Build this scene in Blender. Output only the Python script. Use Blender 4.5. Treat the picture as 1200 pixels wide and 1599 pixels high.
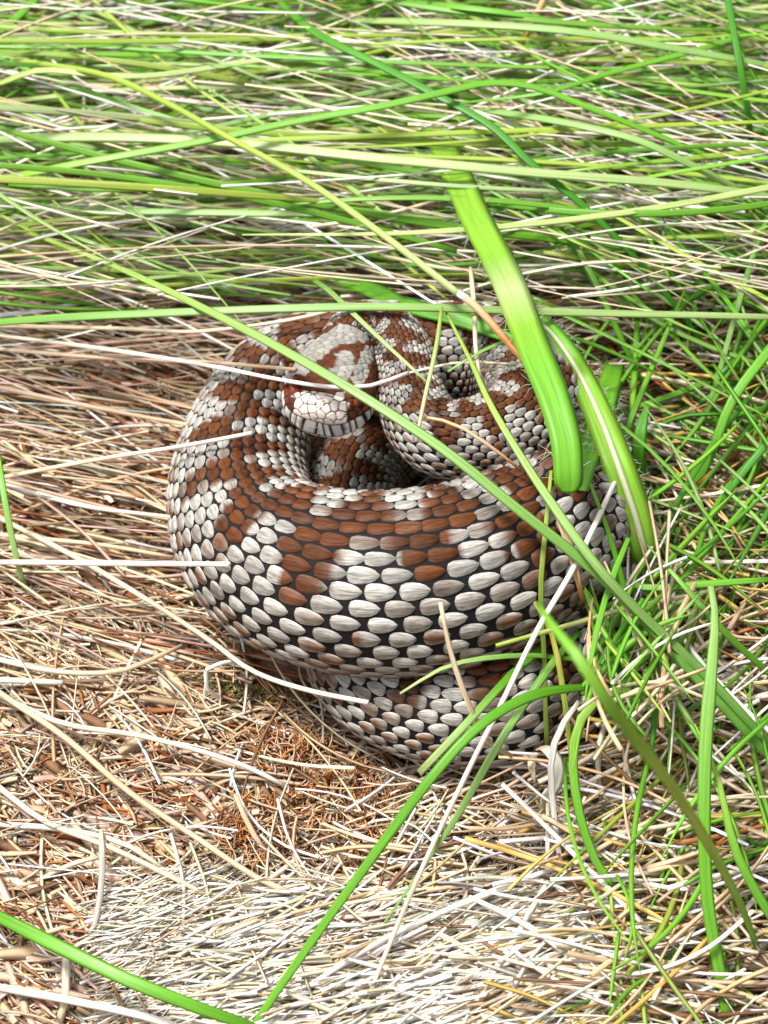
import bpy, math, random
import numpy as np
from mathutils import Vector
from mathutils.bvhtree import BVHTree

for o in list(bpy.data.objects): bpy.data.objects.remove(o)
S = bpy.context.scene
COL = S.collection
random.seed(7); RNG = np.random.default_rng(7)

# ------------------------------------------------------------------ camera
PITCH = math.radians(51.0); DIST = 0.42; FPX = 3360.0; CX, CY = 600.0, 799.5
TGT = np.array([0, 0, .015])
CAM = TGT + DIST*np.array([0, -math.cos(PITCH), math.sin(PITCH)])
FWD = np.array([0, math.cos(PITCH), -math.sin(PITCH)])
UPV = np.array([0, math.sin(PITCH), math.cos(PITCH)])
cd = bpy.data.cameras.new('camera'); cam = bpy.data.objects.new('camera', cd); COL.objects.link(cam)
cam.location = CAM; cam.rotation_euler = (math.pi/2 - PITCH, 0, 0)
cd.sensor_fit = 'VERTICAL'; cd.sensor_height = 24.0; cd.sensor_width = 18.0
cd.lens = FPX/1599*24.0; cd.clip_start = .005; cd.clip_end = 200
cd.dof.use_dof = True; cd.dof.focus_distance = .385; cd.dof.aperture_fstop = 22
S.camera = cam

# ------------------------------------------------------------------ sky, sun, exposure
SUN_EL, SUN_AZ = math.radians(66), math.radians(-75)      # azimuth from +Y, clockwise
w = bpy.data.worlds.new('World'); S.world = w; w.use_nodes = True
nt = w.node_tree; nt.nodes.clear()
sky = nt.nodes.new('ShaderNodeTexSky'); sky.sky_type = 'NISHITA'; sky.sun_disc = False
sky.sun_elevation = SUN_EL; sky.sun_rotation = SUN_AZ; sky.dust_density = 4; sky.ozone_density = .5
hs = nt.nodes.new('ShaderNodeHueSaturation'); hs.inputs['Saturation'].default_value = .28
bg = nt.nodes.new('ShaderNodeBackground'); bg.inputs['Strength'].default_value = .085
wo = nt.nodes.new('ShaderNodeOutputWorld')
nt.links.new(sky.outputs[0], hs.inputs['Color']); nt.links.new(hs.outputs[0], bg.inputs['Color'])
nt.links.new(bg.outputs[0], wo.inputs['Surface'])
sd = bpy.data.lights.new('sun', 'SUN'); sd.energy = 2.3; sd.angle = math.radians(12); sd.color = (1, .97, .92)
sun = bpy.data.objects.new('sun', sd); COL.objects.link(sun)
sdir = Vector((math.sin(SUN_AZ)*math.cos(SUN_EL), math.cos(SUN_AZ)*math.cos(SUN_EL), math.sin(SUN_EL)))
sun.location = sdir*2; sun.rotation_euler = sdir.to_track_quat('Z', 'Y').to_euler()
S.view_settings.view_transform = 'Standard'; S.view_settings.look = 'None'
S.view_settings.exposure = 1.3; S.view_settings.gamma = 1

# ------------------------------------------------------------------ helpers
def ray(u, v):
    d = FWD*FPX + np.array([1, 0, 0])*(u-CX) - UPV*(v-CY)
    return d/np.linalg.norm(d)
def px(u, v, z):                       # photo pixel -> point at height z (m)
    d = ray(u, v); t = (z-CAM[2])/d[2]
    return CAM + d*t
def proj(P):
    P = np.atleast_2d(P) - CAM
    f = P@FWD
    return np.stack([CX + FPX*P[:, 0]/f, CY - FPX*(P@UPV)/f], 1)
def ground_z(x, y):
    return (.0022*np.sin(31*x+1.3)*np.sin(27*y+.4) + .0016*np.sin(83*x+2+9*np.sin(20*y))*np.sin(71*y+1)
            + .0009*np.sin(190*x+3)*np.sin(170*y+5*np.sin(60*x)))
def catmull(P, n):
    P = np.asarray(P, float)
    if len(P) == 2: return P[0] + (P[1]-P[0])*np.linspace(0, 1, n)[:, None]
    A = np.vstack([2*P[0]-P[1], P, 2*P[-1]-P[-2]])
    seg = np.sqrt(np.linalg.norm(np.diff(P[:, :3], axis=0), axis=1))
    kn = np.concatenate([[0], np.cumsum(seg)]); T = np.linspace(0, kn[-1], n)
    k0 = np.concatenate([[kn[0]-seg[0]], kn, [kn[-1]+seg[-1]]])
    out = np.zeros((n, P.shape[1]))
    idx = np.clip(np.searchsorted(kn, T, 'right')-1, 0, len(P)-2)
    for i, (t, k) in enumerate(zip(T, idx)):
        p0, p1, p2, p3 = A[k:k+4]; t0, t1, t2, t3 = k0[k:k+4]
        a1 = (t1-t)/(t1-t0)*p0+(t-t0)/(t1-t0)*p1; a2 = (t2-t)/(t2-t1)*p1+(t-t1)/(t2-t1)*p2
        a3 = (t3-t)/(t3-t2)*p2+(t-t2)/(t3-t2)*p3
        b1 = (t2-t)/(t2-t0)*a1+(t-t0)/(t2-t0)*a2; b2 = (t3-t)/(t3-t1)*a2+(t-t1)/(t3-t1)*a3
        out[i] = (t2-t)/(t2-t1)*b1+(t-t1)/(t2-t1)*b2
    return out
def resample(P, step):
    D = np.concatenate([[0], np.cumsum(np.linalg.norm(np.diff(P[:, :3], axis=0), axis=1))])
    n = max(2, int(D[-1]/step)+1); T = np.linspace(0, D[-1], n)
    return np.stack([np.interp(T, D, P[:, k]) for k in range(P.shape[1])], 1)
def make_mesh(name, V, F, C=None, UV=None, smooth=True):
    """V (n,3); F list of polygons or array; C per-vertex rgb; UV per-vertex"""
    me = bpy.data.meshes.new(name)
    V = np.asarray(V, np.float32)
    if isinstance(F, np.ndarray):
        nf, k = F.shape
        me.vertices.add(len(V)); me.vertices.foreach_set('co', V.ravel())
        me.loops.add(nf*k); me.loops.foreach_set('vertex_index', F.astype(np.int32).ravel())
        me.polygons.add(nf); me.polygons.foreach_set('loop_start', np.arange(0, nf*k, k, dtype=np.int32))
        me.update(calc_edges=True); loopv = F.ravel()
    else:
        me.from_pydata(V.tolist(), [], F); loopv = np.array([i for f in F for i in f])
    if smooth: me.polygons.foreach_set('use_smooth', np.ones(len(me.polygons), bool))
    if C is not None:
        a = me.color_attributes.new('Col', 'FLOAT_COLOR', 'POINT')
        a.data.foreach_set('color', np.hstack([C, np.ones((len(C), 1))]).astype(np.float32).ravel())
    if UV is not None:
        l = me.uv_layers.new(name='UVMap')
        l.data.foreach_set('uv', np.asarray(UV, np.float32)[loopv].ravel())
    me.validate()
    return me
def obj(name, me, mat, parent=None, loc=None, label=None, cat=None, group=None, kind=None):
    o = bpy.data.objects.new(name, me); COL.objects.link(o)
    if mat is not None and len(me.materials) == 0: me.materials.append(mat)
    if parent: o.parent = parent
    if loc is not None: o.location = loc
    if label: o['label'] = label
    if cat: o['category'] = cat
    if group: o['group'] = group
    if kind: o['kind'] = kind
    return o

# ------------------------------------------------------------------ materials
def base_mat(name, rough=.5, spec=.5):
    m = bpy.data.materials.new(name); m.use_nodes = True; n = m.node_tree.nodes; l = m.node_tree.links
    b = n['Principled BSDF']; b.inputs['Roughness'].default_value = rough
    b.inputs['Specular IOR Level'].default_value = spec
    return m, n, l, b
def streak_mat(name, rough, spec, su, sv, amount, transl=0, bump=.2, bdist=.0002):
    """vertex colour x lengthwise streaks (UV: u along in metres, v across 0..1)"""
    m, n, l, b = base_mat(name, rough, spec)
    at = n.new('ShaderNodeAttribute'); at.attribute_name = 'Col'
    tc = n.new('ShaderNodeTexCoord'); mp = n.new('ShaderNodeMapping'); mp.inputs['Scale'].default_value = (su, sv, 1)
    ns = n.new('ShaderNodeTexNoise'); ns.inputs['Scale'].default_value = 1; ns.inputs['Detail'].default_value = 4
    l.new(tc.outputs['UV'], mp.inputs['Vector']); l.new(mp.outputs[0], ns.inputs['Vector'])
    mr = n.new('ShaderNodeMapRange'); mr.inputs['From Min'].default_value = .3; mr.inputs['From Max'].default_value = .7
    mr.inputs['To Min'].default_value = 1-amount; mr.inputs['To Max'].default_value = 1+amount
    l.new(ns.outputs['Fac'], mr.inputs['Value'])
    mx = n.new('ShaderNodeMix'); mx.data_type = 'RGBA'; mx.blend_type = 'MULTIPLY'; mx.inputs['Factor'].default_value = 1
    l.new(at.outputs['Color'], mx.inputs['A']); l.new(mr.outputs[0], mx.inputs['B'])
    l.new(mx.outputs['Result'], b.inputs['Base Color'])
    bp = n.new('ShaderNodeBump'); bp.inputs['Strength'].default_value = bump; bp.inputs['Distance'].default_value = bdist
    l.new(ns.outputs['Fac'], bp.inputs['Height']); l.new(bp.outputs[0], b.inputs['Normal'])
    if transl:
        t = n.new('ShaderNodeBsdfTranslucent'); l.new(mx.outputs['Result'], t.inputs['Color'])
        ms = n.new('ShaderNodeMixShader'); ms.inputs[0].default_value = transl
        l.new(b.outputs[0], ms.inputs[1]); l.new(t.outputs[0], ms.inputs[2])
        l.new(ms.outputs[0], n['Material Output'].inputs['Surface'])
    return m
M_BLADE = streak_mat('grass_blade', .42, .5, 60, 5, .22, .36)
M_STRAW = streak_mat('dry_straw', .6, .35, 90, 4, .32, .08)
M_LITTER = streak_mat('plant_litter', .75, .25, 300, 2, .35)
M_SCALE = streak_mat('snake_scale', .55, .16, 2.2, 9, .48, 0, .6, .00025)
M_SKIN, _n, _l, _b = base_mat('snake_skin', .7, .15)
_a = _n.new('ShaderNodeAttribute'); _a.attribute_name = 'Col'; _l.new(_a.outputs['Color'], _b.inputs['Base Color'])
_ns = _n.new('ShaderNodeTexNoise'); _ns.inputs['Scale'].default_value = 1400; _ns.inputs['Detail'].default_value = 3
_bp = _n.new('ShaderNodeBump'); _bp.inputs['Strength'].default_value = .35; _bp.inputs['Distance'].default_value = .0002
_l.new(_ns.outputs['Fac'], _bp.inputs['Height']); _l.new(_bp.outputs[0], _b.inputs['Normal'])

M_EYE, _n, _l, _b = base_mat('snake_eye', .15, .6)
_a = _n.new('ShaderNodeAttribute'); _a.attribute_name = 'Col'; _l.new(_a.outputs['Color'], _b.inputs['Base Color'])

M_GROUND, n, l, b = base_mat('peaty_ground', .9, .2)
tc = n.new('ShaderNodeTexCoord')
mp = n.new('ShaderNodeMapping'); mp.inputs['Rotation'].default_value = (0, 0, math.radians(14)); mp.inputs['Scale'].default_value = (.28, 1.25, 1)
wn = n.new('ShaderNodeTexNoise'); wn.inputs['Scale'].default_value = 60; wn.inputs['Detail'].default_value = 3
wa = n.new('ShaderNodeVectorMath'); wa.operation = 'MULTIPLY_ADD'; wa.inputs[1].default_value = (.012, .012, 0)
l.new(tc.outputs['Object'], wn.inputs['Vector']); l.new(wn.outputs['Color'], wa.inputs[0]); l.new(tc.outputs['Object'], wa.inputs[2])
l.new(wa.outputs[0], mp.inputs['Vector'])
n1 = n.new('ShaderNodeTexNoise'); n1.inputs['Scale'].default_value = 60; n1.inputs['Detail'].default_value = 5
n2 = n.new('ShaderNodeTexNoise'); n2.inputs['Scale'].default_value = 620; n2.inputs['Detail'].default_value = 6; n2.inputs['Roughness'].default_value = .65
l.new(tc.outputs['Object'], n1.inputs['Vector']); l.new(mp.outputs[0], n2.inputs['Vector'])
cr = n.new('ShaderNodeValToRGB'); e = cr.color_ramp.elements
e[0].position = .36; e[0].color = (.03, .016, .009, 1); e[1].position = .66; e[1].color = (.52, .38, .25, 1)
k = e.new(.46); k.color = (.22, .10, .045, 1); k = e.new(.55); k.color = (.40, .24, .13, 1)
mxn = n.new('ShaderNodeMath'); mxn.operation = 'MULTIPLY_ADD'; mxn.inputs[1].default_value = .35
l.new(n1.outputs['Fac'], mxn.inputs[0])
mm = n.new('ShaderNodeMath'); mm.operation = 'MULTIPLY'; mm.inputs[1].default_value = .65
l.new(n2.outputs['Fac'], mm.inputs[0]); l.new(mm.outputs[0], mxn.inputs[2])
l.new(mxn.outputs[0], cr.inputs['Fac']); l.new(cr.outputs[0], b.inputs['Base Color'])
bp = n.new('ShaderNodeBump'); bp.inputs['Strength'].default_value = 1; bp.inputs['Distance'].default_value = .003
l.new(n2.outputs['Fac'], bp.inputs['Height']); l.new(bp.outputs[0], b.inputs['Normal'])

# ------------------------------------------------------------------ ground
gl = np.concatenate([-np.geomspace(30, .31, 24), np.linspace(-.3, .3, 170), np.geomspace(.31, 30, 24)])
GX, GY = np.meshgrid(gl, gl); GZ = ground_z(GX, GY)
far = np.clip((np.hypot(GX, GY)-.4)/2, 0, 1); GZ = GZ*(1-far)
ng = len(gl); I = np.arange(ng*ng).reshape(ng, ng)
GF = np.stack([I[:-1, :-1], I[:-1, 1:], I[1:, 1:], I[1:, :-1]], -1).reshape(-1, 4)
obj('ground', make_mesh('ground', np.stack([GX, GY, GZ], -1).reshape(-1, 3), GF), M_GROUND, kind='structure')

# ------------------------------------------------------------------ the snake
# centre line: photo x, photo y, height cm, radius cm  (head end first)
PATH = [(543, 541, 4.35, .55), (560, 514, 4.3, .55), (598, 514, 4.25, .57), (626, 550, 4.2, .60), (638, 602, 4.15, .63), (652, 650, 4.05, .68), (684, 684, 3.95, .76),
        (742, 690, 3.8, .82), (802, 668, 3.7, .88), (836, 624, 3.55, .93), (822, 576, 3.4, .97), (776, 554, 3.2, 1.0),
        (695, 551, 3.0, 1.02), (600, 552, 2.75, 1.05), (510, 562, 2.5, 1.08), (436, 600, 2.2, 1.13), (392, 672, 2.0, 1.22),
        (374, 768, 2.0, 1.36), (400, 846, 2.2, 1.5), (452, 886, 2.5, 1.62), (540, 911, 2.85, 1.69), (640, 912, 3.0, 1.71),
        (740, 893, 3.0, 1.68), (826, 850, 2.8, 1.6), (882, 808, 2.45, 1.48), (908, 828, 2.0, 1.36), (908, 895, 1.6, 1.3),
        (884, 980, 1.3, 1.3), (832, 1052, 1.15, 1.32), (760, 1088, 1.15, 1.33), (670, 1084, 1.12, 1.28), (592, 1052, 1.05, 1.18),
        (556, 985, .95, 1.08), (534, 890, .95, 1.04), (540, 800, 1.0, 1.0), (562, 732, 1.05, .94), (640, 690, .9, .7),
        (720, 680, .7, .5), (790, 710, .5, .34), (840, 770, .4, .2), (870, 830, .3, .06)]
ctrl = np.array([list(px(u, v, z/100)) + [r/100] for u, v, z, r in PATH])
CL = resample(catmull(ctrl, 1500), .0006)
for _ in range(30): CL[1:-1] = .5*CL[1:-1] + .25*(CL[:-2]+CL[2:])
CP, CR = CL[:, :3], CL[:, 3]
def frames(P):
    T = np.gradient(P, axis=0); T /= np.linalg.norm(T, axis=1)[:, None]
    N = np.array([0, 0, 1.]) - T*T[:, 2:3]; N /= np.linalg.norm(N, axis=1)[:, None]
    return T, N, np.cross(T, N)
TT, NN, BB = frames(CP)
ds = np.linalg.norm(np.gradient(CP, axis=0), axis=1)
KV = np.gradient(TT, axis=0)/ds[:, None]               # curvature vector
for _ in range(12): KV[1:-1] = .5*KV[1:-1]+.25*(KV[:-2]+KV[2:])
KM = np.linalg.norm(KV, axis=1); KN = KV/np.maximum(KM, 1e-6)[:, None]
ARC = np.concatenate([[0], np.cumsum(np.linalg.norm(np.diff(CP, axis=0), axis=1))])
def body_surf(s, th, lift):
    """s arc (m), th angle (pi/2 = spine), lift (m) ; arrays"""
    f = np.interp(s, ARC, np.arange(len(ARC))); i = np.clip(f.astype(int), 0, len(ARC)-2); a = (f-i)[..., None]
    L = lambda A: A[i]*(1-a)+A[i+1]*a
    C, N, B, kn = L(CP), L(NN), L(BB), L(KN); r = np.interp(s, ARC, CR); km = np.interp(s, ARC, KM)
    flat = np.where(np.sin(th) < 0, .86, .97)
    off = N*((r*flat+lift)*np.sin(th))[..., None] + B*((r*1.02+lift)*np.cos(th))[..., None]
    d = (off*kn).sum(-1); lim = 1.06/np.maximum(km, 1e-6)
    x = d/lim; dn = np.where(x > .55, lim*(.55+.45*np.tanh((x-.55)/.45)), d)
    return C + off + kn*(dn-d)[..., None]
# --- head: axis from nape to snout
HB = CP[0]; HS = px(497, 668, .0432)
hd = HS-HB; HLEN = np.linalg.norm(hd); hd /= HLEN
hr = np.cross(hd, [0, 0, 1.]); hr /= np.linalg.norm(hr); hu = np.cross(hr, hd)
tk = np.array([0, .12, .28, .42, .56, .68, .76, .84, .90, .95, .98, .994, 1.0])
wk = np.array([.55, .60, .74, .82, .86, .86, .83, .75, .65, .52, .38, .24, .03])
tk_top = np.array([.54, .54, .55, .55, .54, .52, .50, .47, .44, .40, .34, .25, .02])
tk_bot = np.array([.50, .46, .42, .40, .38, .36, .35, .34, .33, .31, .28, .20, .02])
def head_surf(t, th, lift=0.):
    wv = np.interp(t, tk, wk)/100; tp = np.interp(t, tk, tk_top)/100; bt = np.interp(t, tk, tk_bot)/100
    c, s = np.cos(th), np.sin(th); ex = np.clip(t*4, 0, 1)
    p = 1 - .28*ex                                    # squarer section
    X = np.sign(c)*np.abs(c)**p*(wv+lift); Z = np.sign(s)*np.abs(s)**p*np.where(s > 0, tp, bt) + lift*s
    X = X*(1-.24*np.clip(s, 0, 1)**1.5*np.clip((t-.3)/.3, 0, 1))
    brow = np.exp(-((t-.70)/.09)**2)*np.exp(-((np.abs(th-math.pi/2)-.72)/.2)**2)
    Z = Z + brow*.0013; X = X + np.sign(c)*brow*.0009
    sock = np.exp(-((t-.745)/.06)**2)*np.exp(-((np.abs(th-math.pi/2)-1.06)/.16)**2)
    X = X - np.sign(c)*sock*.0012
    nz = np.exp(-((t-.9)/.1)**2)*np.exp(-((th-math.pi/2)/.6)**2); Z = Z + nz*.0004
    # the head rides level on the neck end; blend the frame into the first body ring
    b = np.clip(t/.25, 0, 1); b = (b*b*(3-2*b))[..., None]
    R = hr*b + (-BB[0])*(1-b); U = hu*b + NN[0]*(1-b)
    R = R*np.where(True, 1, 1)
    return HB + hd*(t*HLEN)[..., None] + R*X[..., None] + U*Z[..., None]
NA = 144
ang = np.linspace(0, 2*math.pi, NA, endpoint=False) - math.pi/2
# B points to (-right) for the head frame: map body angle so both halves agree
sgn = -1 if np.dot(-BB[0], hr) > 0 else 1
# head rings, snout first
th_h = ang.copy()
tr = np.concatenate([1-np.geomspace(.0006, .06, 26), np.linspace(.936, .004, 190)])
HT, HTH = np.meshgrid(tr, th_h, indexing='ij')
HP0 = head_surf(HT, HTH); hl = HP0.reshape(-1, 3)-HB
lx, ly, lz = hl@hr, hl@hd, hl@hu
rr = np.random.default_rng(3)
# plates: lip plates in a band above the mouth line, irregular plates elsewhere
ZM, ZL = -.0023, .0016
fl = np.clip((ly/HLEN-.55)/.25, 0, 1)
zl = ZL*np.clip(fl*1.2, .2, 1)+.0002*np.sin(np.arctan2(lx, ly-.5*HLEN)*7)
phi = np.degrees(np.arctan2(lx, ly-.5*HLEN)); phi = phi+2.2*np.sin(phi*.21+1)+1.4*np.sin(phi*.083+2)+lz*900*np.sign(phi)
wl = np.where(np.abs(phi) < 12, 14, 9.5)
cell = np.floor((phi+4.75)/9.5); fr = (phi+4.75)/9.5-cell
g_lip = np.minimum(np.minimum(fr, 1-fr)*9.5/57*.0085, np.minimum(np.abs(lz-ZM), np.abs(zl-lz)))/.00055
lip = (lz > ZM) & (lz < zl) & (ly > .40*HLEN)
chin = (lz <= ZM) & (ly > .35*HLEN)
pts_, rad_ = [], []
for q in rr.permutation(len(hl)):
    y_ = ly[q]/HLEN; rq = .00138 if y_ > .74 else .00125 if y_ > .5 else .00105
    if lip[q] or y_ < .02: continue
    p = hl[q]
    if pts_ and (np.linalg.norm(np.array(pts_)-p, axis=1) < rq).any(): continue
    pts_.append(p); rad_.append(rq)
    if len(pts_) > 900: break
pts_ = np.array(pts_)
f1 = np.full(len(hl), 9.); f2 = f1.copy(); IXf = np.zeros(len(hl), int)
for i_, p in enumerate(pts_):
    d = np.sqrt(((hl-p)**2).sum(1) - (.55 if p@hd > .74*HLEN else 0)*((hl-p)@(hd*.8+hu*.6))**2); m = d < f1
    f2 = np.where(m, f1, np.minimum(f2, d)); IXf = np.where(m, i_, IXf); f1 = np.where(m, d, f1)
g_v = (f2-f1)/np.where(ly/HLEN > .74, .00042, .00028)
gF = np.clip(np.where(lip, g_lip, g_v), 0, 1); G = gF.reshape(HT.shape); IX = IXf.reshape(HT.shape)
fade = np.clip(HT/.12, 0, 1)
HP = head_surf(HT, HTH, (G**.6-1)*.00034*fade + .00012)
# --- colours of the head, marks placed by where they lie on the crown
GREY = np.array([.28, .265, .235]); WHITE = np.array([.70, .66, .61]); BROWN = np.array([.085, .023, .007]); DARK = np.array([.010, .008, .008])
prj = proj(HP.reshape(-1, 3)).reshape(HP.shape[:2]+(2,))
def near(P, pts, rad):
    pts = np.array(pts, float); best = np.full(P.shape[:-1], 1e9)
    for a, b_ in zip(pts[:-1], pts[1:]):
        ab = b_-a; q = np.clip(((P-a)@ab)/(ab@ab), 0, 1); best = np.minimum(best, np.linalg.norm(P-(a+q[..., None]*ab), axis=-1))
    return best < rad
seed_px = proj(pts_+HB)
jit = prj*.45 + seed_px[IX]*.55
pale = near(jit, [(456, 598), (474, 568), (498, 543), (526, 526), (566, 520)], 14) | near(jit, [(542, 560), (532, 588)], 14) \
     | near(jit, [(577, 550), (568, 568), (562, 592)], 10) | near(jit, [(452, 612), (485, 622), (520, 624), (558, 612)], 8)
HC = np.where(pale[..., None], GREY, BROWN)
LYh = ly.reshape(HT.shape)/HLEN; LXh = lx.reshape(HT.shape); LZh = lz.reshape(HT.shape)
sn = (LYh > .80) & (np.abs(LXh) < .0050); HC = np.where(sn[..., None], WHITE*np.array([1, .93, .87]), HC)
low = (LZh < .0002) & (LYh < .5); HC = np.where(low[..., None], np.array([.17, .14, .11]), HC)
eyep = (np.abs(LYh-.735) < .085) & (np.abs(LXh) > .0038) & (LZh > -.0003); HC = np.where(eyep[..., None], np.array([.10, .022, .008]), HC)
HC = np.where(lip.reshape(HT.shape)[..., None], WHITE*1.02, HC); HC = np.where(chin.reshape(HT.shape)[..., None], WHITE*.8, HC)
rv = rr.uniform(.72, 1.15, len(pts_))[IX]; HC = HC*rv[..., None]
gg = np.clip((G-.2)/.45, 0, 1)[..., None]; gs = np.where((LYh < .74) & ~lip.reshape(HT.shape), .45, 0)[..., None]
gg = gg+(1-gg)*gs; HC = HC*gg + DARK*(1-gg)
# --- body rings
sb = np.arange(.0004, ARC[-1], .0014)
BS, BTH = np.meshgrid(sb, ang, indexing='ij')
# body frame: B = T x N with T pointing tailwards, head looks the other way: same handedness flip
bodyth = math.pi/2 - (BTH-math.pi/2) if np.dot(BB[0], hr) < 0 else BTH
BP = body_surf(BS, bodyth, np.full(BS.shape, -.00025))
V = np.vstack([HP.reshape(-1, 3), BP.reshape(-1, 3)]); nh = len(tr); nr = nh+len(sb)
# tip caps
V = np.vstack([V, [HB+hd*HLEN*1.0002], [BP[-1].mean(0)]])
I = np.arange(nr*NA).reshape(nr, NA); J = np.roll(I, -1, 1)
F = np.stack([I[:-1], J[:-1], J[1:], I[1:]], -1).reshape(-1, 4)
caps = np.concatenate([np.stack([np.full(NA, nr*NA), J[0], I[0], I[0]], -1)[:, :3], np.stack([np.full(NA, nr*NA+1), I[-1], J[-1], I[-1]], -1)[:, :3]])
bc = np.tile(np.array([.009, .008, .0085]), (len(sb)*NA, 1))
belly = (np.sin(bodyth.ravel()) < -.55); bc[belly] = (.05, .045, .045)
C = np.vstack([HC.reshape(-1, 3), bc, [[.5, .48, .45]], [[.02, .02, .02]]])
snake = bpy.data.objects.new('snake', None); COL.objects.link(snake); snake.empty_display_size = .01
base_pt = np.array([CP[:, 0].mean(), CP[:, 1].mean(), 0.])
snake.location = base_pt
snake['label'] = 'coiled grey and brown zigzag viper resting among the grass'; snake['category'] = 'snake'
faces = [tuple(f) for f in F.tolist()] + [tuple(f) for f in caps.tolist()]
body_me = make_mesh('body', V-base_pt, faces, C)
obj('body', body_me, M_SKIN, snake, label='dark skin of the coiled body with plated head')
BVH = BVHTree.FromPolygons([Vector(v) for v in V], faces)

# --- scales
NROW = 25; TH0, TH1 = math.radians(-36), math.radians(216)
du = np.gradient(ARC)/(.245*CR); UU = np.cumsum(du); UU -= UU[0]
def u2s(u): return np.interp(u, UU, ARC)
na, nb = 7, 7
la = np.linspace(0, 1, na)
prof = np.array([.20, .78, 1.0, .98, .84, .57, .10])         # half width along the scale, blunt front, pointed tip
ga = np.array([-.49, -.42, -.26, -.02, .20, .38, .52])
bq = np.array([-1, -.80, -.22, 0, .22, .80, 1])
rs = np.random.default_rng(11)
def tri(x): return (2/math.pi)*math.asin(math.sin(x))
def scale_colour(u, row, rnd, ga_):
    """brown zigzag with pale bars biting in from alternate sides, greyish flanks with brown smears"""
    c = row-(NROW-1)/2; ph = 2*math.pi*u/3.7 + .5*math.sin(u*.29)
    sp = ph + (2.4 if c < 0 else 0)
    reach = 1.0 + 3.5*(1/(1+math.exp(-5*(math.sin(sp)-.05)))) + .6*math.sin(u*.7+c)
    d = abs(c-.4*math.sin(ph))+(rnd[0]-.5)*1.7
    m = 1/(1+math.exp(max(-30, min(30, (d-reach)*3.5))))
    light = np.array([.325, .31, .28])*(.68+.54*rnd[1])
    flank = min(1, max(0, (abs(c)-3.5)/7))
    smear = np.array([.125, .054, .022])
    bl = .5+.5*math.sin(ph+(math.pi if c > 0 else 0)+.5)
    k = flank*.16 + min(1, flank*1.8)*(1.1 if (rnd[2] < .34+.38*bl) else .08)
    k *= (.55+.75*max(0, ga_+.3)) if rnd[3] > .4 else (1.0 if rnd[3] > .1 else .4)
    if abs(c) > 9: k = max(k, .5)
    base = light*(1-min(1, k))+smear*min(1, k)
    brown = np.array([.095, .026, .004])*(.65+.6*rnd[4])
    return base*(1-m)+brown*m, light, m
allV, allF, allC, allUV, meta = [], [], [], [], []
umax = UU[-1]-2
for j in range(NROW):
    th_c = TH0+(TH1-TH0)*(j+.5)/NROW; dth = (TH1-TH0)/NROW
    out = abs(j-(NROW-1)/2)/((NROW-1)/2)
    off = .5*(j % 2)
    for i in range(0, int(umax)):
        uc = i+off+.3
        rnd = rs.random(6)
        r = np.interp(u2s(uc), ARC, CR)
        A, B_ = np.meshgrid(ga, bq, indexing='ij')
        W = prof[:, None]*np.ones((1, nb))*(.47+.14*min(1, out*1.5))*(.90+.16*rnd[5])*(1-.06*min(1, max(0, (r-.012)/.004)))
        k = 1.16-.38*min(1, out*1.6)
        uu_ = uc + A*k*.96 + (rs.random()-.5)*.06; thv = th_c + dth*B_*W*1.03 + (rs.random()-.5)*.03*dth
        # relief: edges sunk to the skin, keel along the middle, tip lifted
        dome = (1-np.abs(B_)**7)*np.array([.0, .75, 1, 1, .95, .8, .0])[:, None]
        keel = np.exp(-(B_/.28)**2)*np.array([0, .3, 1, 1, 1, .8, 0])[:, None]
        tip = np.clip(A+.1, 0, 1)
        lift = r*(-.012 + .022*dome + .010*keel + (.030-.012*out)*tip*dome)
        P = body_surf(u2s(uu_), thv, lift)
        cc = np.zeros((na, nb, 3))
        for a in range(na):
            uv_ = uc*.72+.28*uu_[a, 3]+(0 if rnd[5] < .6 else 1.1*ga[a])
            cl, lt_, m_ = scale_colour(uv_, j, rnd, ga[a]); mid = (lt_, (1-m_)*.6)
            cc[a, :] = cl
            if mid[1] > 0:
                cc[a, 0] = cc[a, 6] = cl*(1-mid[1])+mid[0]*mid[1]; cc[a, 1] = cc[a, 5] = cl*(1-mid[1]*.5)+mid[0]*mid[1]*.5
        # pale worn rim, greyer middle
        lum = cc[..., :1]; rim = np.abs(B_)[..., None]**3*np.clip((lum-.12)/.15, .10, 1)*.5
        cc = cc*(1-rim)+np.array([.52, .50, .46])*rim; cc[:, 3] *= .66; cc[:, (2, 4)] *= .92
        cc[0] *= .6
        allV.append(P.reshape(-1, 3)); allC.append(cc.reshape(-1, 3))
        allUV.append(np.stack([A.ravel()+i*3.1+j*.7, B_.ravel()*.5+j*1.37+i*.61], 1)); meta.append((i, j))
q = np.arange(na*nb).reshape(na, nb)
SF = np.stack([q[:-1, :-1], q[:-1, 1:], q[1:, 1:], q[1:, :-1]], -1).reshape(-1, 4)
cent = np.array([v.mean(0) for v in allV])
# which scales show largest: facing the camera, in front of everything else of the body
def normal_of(v):
    nrm = np.cross(v[q[4, 3]]-v[q[2, 3]], v[q[3, 6]]-v[q[3, 0]]); return nrm/(np.linalg.norm(nrm)+1e-12)
size = np.zeros(len(allV))
for k_, v in enumerate(allV):
    p = proj(v[[q[0, 3], q[6, 3], q[3, 0], q[3, 6]]])
    ar = abs((p[1]-p[0])[0]*(p[3]-p[2])[1]-(p[1]-p[0])[1]*(p[3]-p[2])[0])
    c_ = cent[k_]; d = c_-CAM; L = np.linalg.norm(d)
    hit = BVH.ray_cast(Vector(CAM), Vector(d/L))
    size[k_] = ar if (hit[0] is None or hit[3] > L-.0012) else 0
order = np.argsort(-size); single = set(order[:300].tolist())
nfix = normal_of(allV[order[0]]); 
if np.dot(nfix, CAM-cent[order[0]]) < 0: SFo = SF[:, ::-1]
else: SFo = SF
mm_ = allV[order[0]]
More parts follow.
